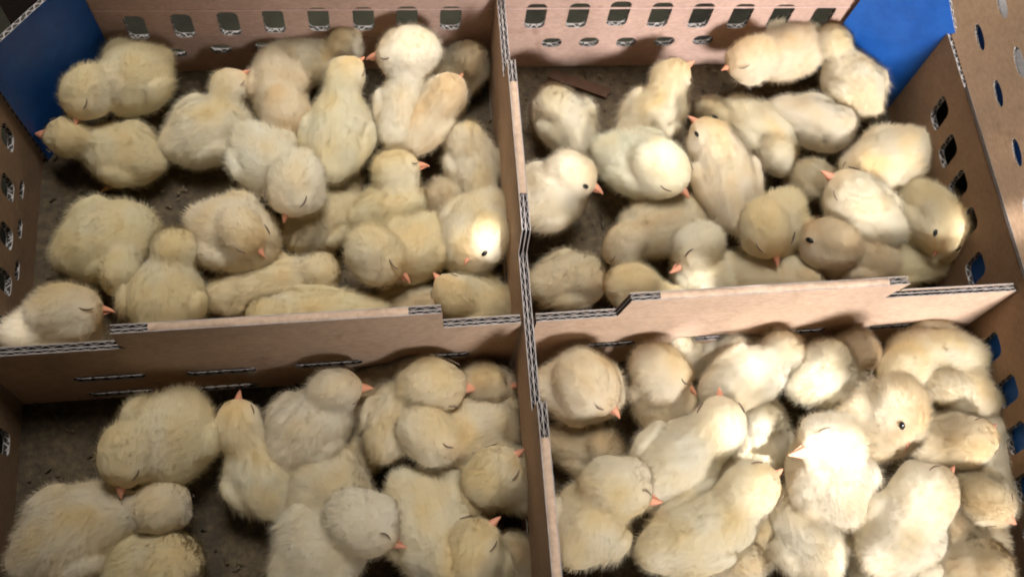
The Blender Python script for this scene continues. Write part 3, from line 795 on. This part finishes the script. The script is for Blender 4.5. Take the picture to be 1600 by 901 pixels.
# label, group, rear, front, body width, head (x, y, r), beak tip, lift mm, extras
CH = [
 # upper left
 ('pale chick asleep in front of the left blue corner, beak resting on its neighbour', UL, (262, 95), (165, 150), 130, (132, 150, 48), (116, 196), 10, dict(eyepx=(130, 170), tone='y')),
 ('chick with its beak tip touching the left blue corner, under another chick', UL, (252, 262), (138, 226), 112, (98, 214, 40), (52, 209), 0, dict(tone='y', legs=True)),
 ('chick seen from behind stretching its head up beside the back wall, left of centre', UL, (258,238), (388,180), 122, (365,128,36), (390,108), 0, dict(up=True)),
 ('chick hanging its head straight down, orange beak over a bright headed chick', UL, (425, 88), (445, 190), 98, (447, 178, 47), (461, 231), 12, dict(tone='p')),
 ('white flanked chick leaning right along the back wall, small beak at the vent holes', UL, (432, 80), (540, 112), 84, (541, 68, 36), (578, 47), 10, dict()),
 ('big headed bright chick by the back wall with pink beak pointing left', UL, (612, 228), (642, 115), 94, (632, 84, 57), (571, 90), 22, dict(eyepx=(612, 89), tone='w')),
 ('tall pale chick upright in the middle of the crowd under the back wall', UL, (515, 280), (540, 150), 122, (545, 112, 40), (570, 88), 18, dict(up=True)),
 ('pinkish cream chick leaning right with its face tucked beside the divider top', UL, (612,238), (708,140), 108, (704,140,46), (724,114), 14, dict(tone='p', up=True)),
 ('shaded brownish chick in the corner where back wall meets the centre divider', UL, (700,150), (745,70), 92, (735,90,38), (752,60), 2, dict(tone='b')),
 ('fluffy pale chick pressed along the centre divider with its back turned', UL, (752, 315), (728, 205), 100, (726, 222, 42), (730, 195), 4, dict(hid=True, up=False)),
 ('chick with narrow closed eye and dark beak pointing right at the divider', UL, (556, 348), (665, 308), 94, (626, 264, 42), (671, 257), 8, dict(eyepx=(657, 249), tone='y')),
 ('front facing chick in mid compartment, head bowed with orange beak at its bottom', UL, (382, 210), (445, 290), 116, (460, 294, 56), (442, 348), 18, dict(eyepx=(470, 328), tone='w')),
 ('shaded chick crouching beneath the front facing chick', UL, (552,320), (450,375), 104, (468,362,36), (450,395), 0, dict(hid=True, tone='y')),
 ('round chick asleep in the middle left with beak pointing lower right', UL, (302, 345), (425, 390), 126, (383, 368, 44), (415, 402), 12, dict(eyepx=(378, 398), )),
 ('ruffled chick in the left of the compartment with brownish wing and hidden face', UL, (90,408), (242,350), 132, (188,428,38), (168,468), 0, dict(hid=True, tone='y')),
 ('egg shaped sleeping chick seen from behind, upright against the divider', UL, (248, 525), (268, 420), 128, (272, 392, 44), (276, 365), 8, dict(hid=True, tone='y')),
 ('chick with pointed beak at the low end of the left divider, white cheek', UL, (15,525), (150,518), 112, (102,486,50), (180,484), 14, dict(eyepx=(142, 479), )),
 ('greenish cream chick lying behind the folded divider edge', UL, (325,470), (520,428), 92, (500,425,38), (540,410), 4, dict(hid=True, tone='y')),
 ('yellowest chick back rising just over the folded divider edge', UL, (605,490), (380,500), 92, (415,498,38), (385,520), 10, dict(hid=True, tone='y')),
 ('round headed chick beside the divider tab, small beak pointing lower right', UL, (674, 352), (622, 425), 108, (592, 402, 52), (643, 440), 12, dict(eyepx=(624, 418), tone='y')),
 ('chick with a sunlit white face and one open dark eye beside the centre divider', UL, (772, 312), (712, 415), 118, (756, 375, 42), (724, 413), 10, dict(eyepx=(760, 395), eye='open')),
 ('chick with its orange beak pointing up by the divider step', UL, (800,485), (690,458), 92, (702,455,36), (675,424), 2, dict(tone='y', up=True)),
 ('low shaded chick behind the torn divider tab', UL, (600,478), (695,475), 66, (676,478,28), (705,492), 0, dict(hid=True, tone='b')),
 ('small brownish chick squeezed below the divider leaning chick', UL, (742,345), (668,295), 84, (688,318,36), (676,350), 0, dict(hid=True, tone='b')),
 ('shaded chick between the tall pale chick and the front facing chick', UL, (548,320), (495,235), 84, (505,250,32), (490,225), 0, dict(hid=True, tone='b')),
 # upper right
 ('dozing chick with reddish beak against the back wall, left of the blue corner', UR, (1268,58), (1195,104), 110, (1172,94,50), (1127,108), 14, dict(eyepx=(1163, 104), tone='p')),
 ('upright chick in front of the right blue corner seen from behind', UR, (1362, 178), (1308, 95), 114, (1300, 68, 43), (1280, 28), 10, dict(hid=True, up=False)),
 ('chick raising its head beside the strip of reddish card', UR, (972,220), (1062,150), 104, (1048,122,38), (1086,95), 8, dict(up=True)),
 ('round sleeping chick alone at the divider under the small vent holes', UR, (915,235), (850,150), 108, (866,165,42), (842,140), 2, dict(hid=True, tone='w', up=False)),
 ('chick with an open black eye beside the centre divider, beak pointing right', UR, (800,330), (905,295), 120, (897,274,46), (944,302), 14, dict(eyepx=(907, 289), eye='open', tone='w')),
 ('white crowned chick with a dark red beak pointing down, left of middle', UR, (932,230), (1065,290), 122, (1034,262,54), (1078,309), 12, dict(eyepx=(1043, 298), tone='w')),
 ('chick with raised head and dark eye, beak pointing up to the left', UR, (1155,365), (1108,205), 118, (1110,216,42), (1076,180), 12, dict(eyepx=(1080, 203), eye='open', up=True)),
 ('cream chick back behind the raised head chick, under the back wall', UR, (1140,165), (1240,248), 98, (1215,245,36), (1235,275), 2, dict(hid=True, )),
 ('pale chick with a small tucked head by the foot of the blue corner', UR, (1205,172), (1335,215), 98, (1316,190,30), (1340,200), 8, dict(hid=True, tone='w')),
 ('large chick back lying against the perforated right wall', UR, (1445,222), (1330,280), 114, (1345,258,38), (1322,285), 6, dict(hid=True, )),
 ('white faced chick with closed eye and pink beak pointing up left', UR, (1402,372), (1300,300), 114, (1330,303,48), (1284,266), 16, dict(eyepx=(1311, 312), tone='w', up=True)),
 ('tan chick half hidden behind the pink beaked white faced chick', UR, (1235,275), (1310,295), 78, (1290,285,30), (1320,300), 0, dict(hid=True, tone='b')),
 ('fluffy chick hanging its face down over the middle of the divider', UR, (1235,312), (1185,395), 108, (1196,358,48), (1217,416), 10, dict(eyepx=(1187, 388), tone='y')),
 ('chick with smooth round head and open eye, beak pointing left above the divider', UR, (1395,415), (1270,382), 108, (1290,378,52), (1234,359), 6, dict(eyepx=(1268, 378), eye='open', tone='b')),
 ('chick beside the right wall with a sunlit fringe and dark closed eye', UR, (1420,292), (1495,400), 120, (1474,362,46), (1460,400), 6, dict(eyepx=(1457, 373), tone='y', eye='open')),
 ('yellowish chick stretched low behind the right folded divider edge', UR, (1474, 410), (1300, 428), 78, (1330, 430, 34), (1300, 450), 2, dict(hid=True, tone='y')),
 ('chick with sunlit white throat and reddish beak pointing down left', UR, (1130,440), (1065,415), 92, (1090,387,44), (1048,428), 4, dict(eyepx=(1062, 410), tone='w')),
 ('tan chick lying below the white crowned chick, head to the left', UR, (1110,335), (965,370), 112, (972,382,38), (948,412), 0, dict(hid=True, eyepx=(1043, 298), tone='b')),
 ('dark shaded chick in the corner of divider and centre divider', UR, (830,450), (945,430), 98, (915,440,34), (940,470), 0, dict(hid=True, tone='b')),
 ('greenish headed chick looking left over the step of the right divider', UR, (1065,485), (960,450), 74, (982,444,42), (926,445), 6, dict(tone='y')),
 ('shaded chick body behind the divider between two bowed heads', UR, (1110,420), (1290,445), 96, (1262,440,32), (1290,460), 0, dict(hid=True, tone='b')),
 ('little brown chick crouching behind the raised head chick', UR, (1145,195), (1092,165), 58, (1105,170,26), (1085,155), 0, dict(hid=True, tone='b')),
 # lower left
 ('big fluffy chick bowing over its neighbour, apart in the dark corner', LL, (302, 618), (236, 742), 138, (196, 716, 48), (187, 780), 12, dict(eyepx=(212, 756), tone='y')),
 ('large chick stretched across the lower left with its head turned away', LL, (25, 890), (198, 782), 132, (254, 790, 44), (300, 766), 2, dict(hid=True, up=False)),
 ('round chick back at the bottom edge of the lower left compartment', LL, (165,950), (302,855), 116, (270,885,44), (302,862), 4, dict(hid=True, up=False, tone='y')),
 ('chick stretching its neck straight up with beak towards the divider', LL, (436, 802), (385, 690), 112, (371, 656, 40), (374, 608), 6, dict(up=True)),
 ('smooth chick with closed eye slit, beak pointing right at divider slot', LL, (425, 725), (535, 620), 118, (537, 608, 44), (584, 605), 12, dict(eyepx=(552, 627), tone='w')),
 ('round headed chick asleep by the centre divider slot, beak to the right', LL, (592,715), (640,600), 98, (677,603,50), (748,608), 14, dict()),
 ('chick behind the round headed one with beak touching the centre divider', LL, (722,622), (800,592), 84, (765,600,40), (814,604), 4, dict()),
 ('chick with bright red beak resting head on others, middle right', LL, (775,655), (680,705), 104, (684,684,52), (731,708), 10, dict(eyepx=(713, 700), )),
 ('round chick pressed on the centre divider with beak raised right', LL, (815,785), (765,712), 100, (776,738,48), (819,700), 8, dict(up=True)),
 ('small shaded chick filling the gap below the smooth slit eyed chick', LL, (590,690), (508,728), 80, (525,720,32), (505,745), 0, dict(hid=True, tone='b')),
 ('chick with ruffled whitish face and red beak pointing right, lower middle', LL, (432, 905), (562, 818), 132, (578, 824, 58), (634, 858), 10, dict(eyepx=(604, 838), tone='w')),
 ('broad chick back above the ruffled faced chick', LL, (462,745), (560,800), 128, (530,775,40), (560,800), 4, dict(hid=True, )),
 ('long bodied chick right of the ruffled face, head out of sight', LL, (625,745), (705,900), 128, (700,880,40), (715,925), 4, dict(hid=True, )),
 ('chick at the lower edge with slim beak pointing up beside the divider', LL, (755,935), (735,830), 96, (738,852,46), (782,805), 10, dict(up=True, tone='y')),
 ('chick back rising behind the round headed sleeper at the divider', LL, (575,605), (690,565), 84, (650,578,40), (690,560), 2, dict(hid=True, )),
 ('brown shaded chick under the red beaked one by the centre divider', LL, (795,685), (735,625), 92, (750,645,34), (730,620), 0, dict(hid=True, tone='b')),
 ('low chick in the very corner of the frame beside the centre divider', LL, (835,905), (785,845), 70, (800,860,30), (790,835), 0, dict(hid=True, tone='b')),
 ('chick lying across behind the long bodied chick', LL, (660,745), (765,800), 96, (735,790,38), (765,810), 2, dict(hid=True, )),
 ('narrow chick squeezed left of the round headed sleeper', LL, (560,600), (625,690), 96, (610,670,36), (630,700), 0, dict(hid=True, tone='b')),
 # lower right
 ('chick with tan cheeks and closed slit eye beside the centre divider', LR, (845,600), (965,612), 122, (925,606,56), (971,652), 14, dict(eyepx=(938, 634), tone='p')),
 ('chick with pale pink beak looking right under the divider', LR, (1025,668), (1040,575), 104, (1036,582,50), (1092,619), 10, dict(eyepx=(1078, 600), )),
 ('sunlit white chick head peeping from under the divider', LR, (1085,565), (1060,530), 56, (1064,538,28), (1082,556), 8, dict(hid=True, tone='w')),
 ('half hidden white chick under the middle of the divider', LR, (1095,562), (1205,542), 78, (1150,548,36), (1195,560), 6, dict(hid=True, tone='w')),
 ('long cream chick stretching up right with its neck over the others', LR, (1100,622), (1225,560), 100, (1224,548,38), (1248,522), 22, dict(hid=True, tone='w', up=False)),
 ('bright white chick with its back to the light, left of the pinkish chick', LR, (1240, 612), (1325, 568), 98, (1298, 560, 38), (1320, 534), 20, dict(hid=True, tone='w', up=False)),
 ('pinkish brown chick with a beak pointing right under the divider', LR, (1300,575), (1365,550), 74, (1346,550,38), (1388,576), 14, dict(tone='p')),
 ('large pale chick back in the far right corner under the divider', LR, (1530,560), (1385,565), 116, (1410,575,42), (1380,600), 8, dict(hid=True, )),
 ('round chick back below the far corner chick by the right wall', LR, (1540,635), (1450,580), 98, (1470,600,38), (1445,580), 10, dict(hid=True, )),
 ('chick with a wide open black eye and orange beak pointing straight down', LR, (1330,655), (1415,665), 124, (1408,638,51), (1418,704), 38, dict(eyepx=(1408, 663), eye='open', tone='p')),
 ('chick with outstretched neck and beak pointing up, left of middle', LR, (985,785), (1115,670), 124, (1126,656,48), (1124,604), 16, dict(up=True, tone='w')),
 ('brilliantly sunlit chick back in the middle of the heap', LR, (1195, 735), (1188, 640), 88, (1192, 655, 38), (1195, 620), 12, dict(hid=True, tone='w', up=False)),
 ('glaring white sunlit chick with coral beak pointing left, centre of the heap', LR, (1322, 808), (1272, 700), 136, (1290, 694, 54), (1234, 712), 30, dict(eyepx=(1266, 686), tone='w', up=True)),
 ('chick with a sunlit cheek and half open eye, beak up right', LR, (1352,880), (1450,805), 136, (1442,776,55), (1494,728), 26, dict(eyepx=(1458, 737), tone='w', up=True)),
 ('cream chick reaching right towards the wall above a shaded one', LR, (1425, 695), (1548, 688), 88, (1520, 687, 42), (1559, 662), 14, dict(up=True)),
 ('shaded chick bowing down right by the vent hole of the right wall', LR, (1495,765), (1565,795), 96, (1548,788,42), (1590,820), 12, dict(tone='b')),
 ('chick with rounded striped cheek and pink beak beside the centre divider', LR, (895,872), (940,770), 124, (973,764,56), (1036,787), 16, dict(legs=True, eyepx=(1008, 768), )),
 ('long smooth chick lying diagonally with beak pointing at the glaring one', LR, (1000,872), (1180,790), 116, (1174,764,48), (1225,732), 20, dict(up=True)),
 ('shaded chick by the centre divider between two large heads', LR, (865,688), (970,712), 92, (940,705,36), (965,735), 2, dict(hid=True, tone='b')),
 ('ruffled chick with spread tail below the glaring white chick', LR, (1290, 905), (1230, 780), 122, (1235, 800, 40), (1210, 765), 8, dict(hid=True, tone='w')),
 ('small low chick at the bottom edge under the diagonal chick', LR, (1060,905), (1190,875), 84, (1165,880,36), (1195,890), 8, dict(hid=True, )),
 ('broad dark chick at the bottom right of the frame', LR, (1410,905), (1580,885), 110, (1545,890,42), (1580,905), 8, dict(hid=True, tone='b')),
 ('narrow chick pressed on the right wall with a sunlit rim', LR, (1562,775), (1550,650), 70, (1550,670,32), (1562,640), 4, dict(hid=True, tone='w', up=False)),
 ('chick squeezed upright in the corner of the right wall', LR, (1545,690), (1545,605), 70, (1545,625,32), (1560,600), 6, dict(hid=True, )),
 ('shaded chick filling the gap above the bottom right chick', LR, (1560,850), (1450,815), 92, (1470,825,36), (1445,810), 4, dict(hid=True, tone='b')),
 ('bright chick flank between the open eyed chick and the sunlit back', LR, (1310,595), (1345,715), 96, (1338,700,36), (1350,730), 10, dict(hid=True, tone='w')),
 ('chick deep in the heap right of the outstretched neck', LR, (1090,740), (1170,690), 92, (1150,700,36), (1175,680), 2, dict(hid=True, )),
 ('chick lying between the diagonal chick and the ruffled one', LR, (1140,900), (1200,800), 84, (1190,820,34), (1205,790), 6, dict(hid=True, )),
 ('chick buried beside the far right sleeping backs', LR, (1430,620), (1500,660), 84, (1480,650,34), (1505,665), 0, dict(hid=True, tone='b')),
 ('pale chick low in the bottom middle of the right heap', LR, (1340,905), (1420,850), 96, (1400,860,36), (1425,845), 6, dict(hid=True, tone='w')),
]
import time; _t = time.time()
for i, (lab, grp, rear, front, wd_, hd, bk, lift, ex) in enumerate(CH):
    chick(lab, grp, rear, front, wd_, hd, bk, lift=lift, seed=i, **ex)
print('chicks', len(CH), 'in', round(time.time() - _t, 1), 's')
